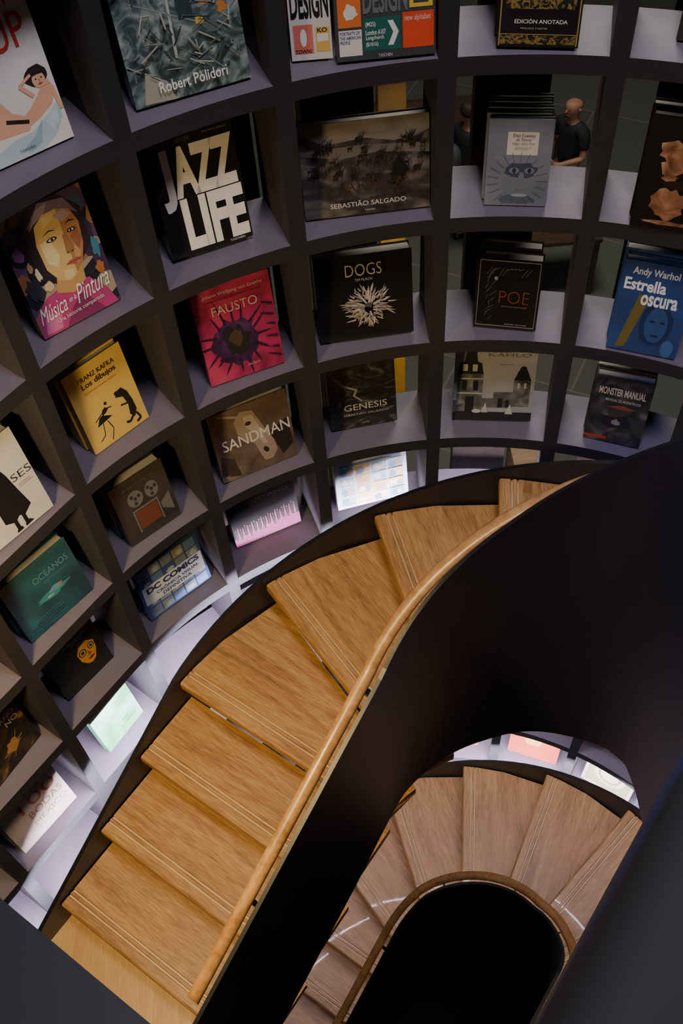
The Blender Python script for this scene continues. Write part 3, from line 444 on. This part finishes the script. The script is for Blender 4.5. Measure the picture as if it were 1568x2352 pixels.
# ---------- people
def skin(name,pts,edges,mat,parent,sub=2):
    me=bpy.data.meshes.new(name); me.from_pydata([p[:3] for p in pts],edges,[]); me.update()
    ob=bpy.data.objects.new(name,me); col.objects.link(ob); ob.parent=parent
    m=ob.modifiers.new('skin','SKIN'); m.use_smooth_shade=True
    for v,p in zip(me.skin_vertices[0].data,pts): v.radius=(p[3],p[4] if len(p)>4 else p[3])
    me.skin_vertices[0].data[0].use_root=True
    s=ob.modifiers.new('sub','SUBSURF'); s.levels=sub; s.render_levels=sub
    me.materials.append(mat); return ob
def person(loc,yaw,label,shirt,trouser,bald,bag):
    e=empty('person',loc); e.rotation_euler=(0,0,yaw); tag(e,label,'person')
    SK=pm((.34,.17,.10),.6)
    P=[(0,0,.95,.12,.10),(0,0,1.12,.115,.09),(0,0,1.32,.13,.095),(0,0,1.44,.07),(0,.01,1.50,.055),(0,.02,1.565,.074,.084),(0,.022,1.64,.094,.108),(0,.012,1.71,.074,.09)]
    E=[(i,i+1) for i in range(7)]
    for sx in (1,-1):
        b=len(P); P+=[(.09*sx,0,.88,.085),(.10*sx,.03,.50,.055),(.10*sx,0,.10,.038),(.10*sx,.12,.04,.03)]
        E+=[(0,b),(b,b+1),(b+1,b+2),(b+2,b+3)]
        b=len(P); P+=[(.17*sx,0,1.40,.052),(.23*sx,.03,1.14,.040),(.10*sx,.24,1.10,.028),(.045*sx,.29,1.10,.030)]
        E+=[(3,b),(b,b+1),(b+1,b+2),(b+2,b+3)]
        h=b+3
        for q in range(4):
            b=len(P); z=1.13-.02*q; P+=[(.02*sx,.315,z,.010),(-.025*sx,.325,z-.01,.009),(-.05*sx,.30,z-.015,.008)]; E+=[(h,b),(b,b+1),(b+1,b+2)]
        b=len(P); P+=[(.05*sx,.30,1.15,.011),(.02*sx,.31,1.17,.009)]; E+=[(h,b),(b,b+1)]
    skin('body',P,E,SK,e)
    T=[(0,0,.93,.135,.115),(0,0,1.12,.135,.11),(0,0,1.33,.155,.115),(0,0,1.43,.09)]; TE=[(0,1),(1,2),(2,3)]
    for sx in (1,-1):
        b=len(T); T+=[(.17*sx,0,1.40,.075),(.215*sx,.02,1.22,.062)]; TE+=[(3,b),(b,b+1)]
        if bag: b=len(T); T+=[(.232*sx,.03,1.13,.052),(.12*sx,.22,1.10,.040)]; TE+=[(b-1,b),(b,b+1)]
    skin('shirt',T,TE,shirt,e)
    L=[(0,0,.96,.13,.11)]; LE=[]
    for sx in (1,-1):
        b=len(L); L+=[(.09*sx,0,.86,.095),(.10*sx,.03,.50,.070),(.10*sx,0,.12,.058)]; LE+=[(0,b),(b,b+1),(b+1,b+2)]
    skin('trousers',L,LE,trouser,e)
    for sx in (1,-1):
        skin('eye',[(.030*sx,.118,1.645,.009),(.033*sx,.120,1.645,.009)],[(0,1)],pm((.03,.02,.02),.3),e,1)
        skin('ear',[(.088*sx,.02,1.61,.010,.018),(.092*sx,.02,1.65,.010,.018)],[(0,1)],SK,e,1)
        skin('shoe',[(.10*sx,-.04,.045,.045),(.10*sx,.08,.04,.042),(.10*sx,.15,.035,.035)],[(0,1),(1,2)],pm((.02,.02,.02),.5),e,1)
    skin('nose',[(0,.118,1.64,.010),(0,.138,1.605,.015)],[(0,1)],SK,e,1)
    skin('mouth',[(-.022,.108,1.572,.007),(.022,.108,1.572,.007)],[(0,1)],pm((.25,.07,.06),.5),e,1)
    if not bald: skin('hair',[(0,-.01,1.60,.10,.10),(0,-.005,1.69,.10,.11),(0,.02,1.76,.08,.09)],[(0,1),(1,2)],pm((.02,.014,.01),.7),e)
    else: skin('beard',[(0,.075,1.545,.06,.035),(0,.095,1.53,.045,.025)],[(0,1)],pm((.07,.04,.03),.7),e,1)
    if bag: skin('backpack',[(0,-.20,1.0,.13,.09),(0,-.21,1.2,.15,.10),(0,-.20,1.38,.11,.08)],[(0,1),(1,2)],pm((.05,.05,.055),.7),e)
person((2.70,9.29,0),math.radians(125),'bald person in a black short sleeved shirt with clasped hands',pm((.010,.010,.012),.8),pm((.05,.05,.07),.8),True,False)
person((1.62,9.30,0),math.radians(-60),'dark haired person in a dark jacket wearing a grey backpack',pm((.02,.018,.02),.8),pm((.02,.02,.03),.8),False,True)
# ---------- room
m,nt,b=new_mat('stone_floor'); fl=m
tc=nt.nodes.new('ShaderNodeTexCoord'); br=nt.nodes.new('ShaderNodeTexBrick'); mp=nt.nodes.new('ShaderNodeMapping'); mp.inputs['Rotation'].default_value=(0,0,.5)
nt.links.new(tc.outputs['Object'],mp.inputs[0]); nt.links.new(mp.outputs[0],br.inputs['Vector'])
br.inputs['Color1'].default_value=(.10,.108,.092,1); br.inputs['Color2'].default_value=(.085,.088,.078,1); br.inputs['Mortar'].default_value=(.15,.15,.135,1)
br.inputs['Scale'].default_value=1; br.inputs['Brick Width'].default_value=2.4; br.inputs['Row Height'].default_value=1.2; br.inputs['Mortar Size'].default_value=.012
nt.links.new(br.outputs[0],b.inputs['Base Color']); b.inputs['Roughness'].default_value=.5
A=8*S*1.2
box('floor',-A,A,-A,A*1.4,-.2,0,fl,kind='structure')
wm=pm((.05,.045,.04),.8,0,'wall_plaster')
for nme,b in (('wall_north',(-A,A,A*1.4,A*1.4+.2)),('wall_south',(-A,A,-A-.2,-A)),('wall_east',(A,A+.2,-A,A*1.4)),('wall_west',(-A-.2,-A,-A,A*1.4))):
    box(nme,*b,0,11,wm,kind='structure')
box('ceiling',-A,A,-A,A*1.4,11,11.2,wm,kind='structure')
# ---------- lights
def area(name,loc,size,power,color,target=None,spread=None):
    l=bpy.data.lights.new(name,'AREA'); l.size=size; l.energy=power; l.color=color
    if spread: l.spread=spread
    o=bpy.data.objects.new(name,l); o.location=loc; col.objects.link(o)
    if target is not None: o.rotation_euler=(Vector(target)-Vector(loc)).to_track_quat('-Z','Y').to_euler()
    return o
area('ceiling_light',W(sn(.1,-.1),-1.8),1.0,116,(.97,.91,1.0),W(sn(.6,.3),3))
area('stair_light',W(sn(-1.0,.85),1.36),.25,52,(1,.72,.33),W(sn(-.5,.8),3.5))
area('lower_stair_fill',W(sn(.85,.1),2.75),.25,4.5,(1,.64,.38),W(sn(.75,0),5))  # unseen fill added under the upper treads to brighten the lower flight
area('hall_light',(1.5,7.5,9.5),2.5,400,(1,.93,.82),(1.5,7.0,0))
area('panel_fill',W(sn(-.9,-.6),-.5),.2,.6,(.75,.85,1),W(sn(-.3,-.27),1.0))  # unseen fill added out of frame to lighten the guard panel
area('blue_light',W(sn(-.8,.2),-.1),.15,6,(.08,.22,1),W(sn(.25,-.25),1.6),math.radians(50))
w=bpy.data.worlds.new('world'); bpy.context.scene.world=w; w.use_nodes=True
w.node_tree.nodes['Background'].inputs[0].default_value=(.5,.45,.6,1); w.node_tree.nodes['Background'].inputs[1].default_value=.02
cd=bpy.data.cameras.new('camera'); cam=bpy.data.objects.new('camera',cd); col.objects.link(cam)
cd.sensor_fit='VERTICAL'; cd.sensor_height=36; cd.sensor_width=24; cd.lens=35.62; cd.clip_start=.02
cam.matrix_world=Matrix.Translation(W((0,0),0))@Matrix.Rotation(.6387,4,'X')@Matrix.Rotation(-.0802,4,'Z')
bpy.context.scene.camera=cam
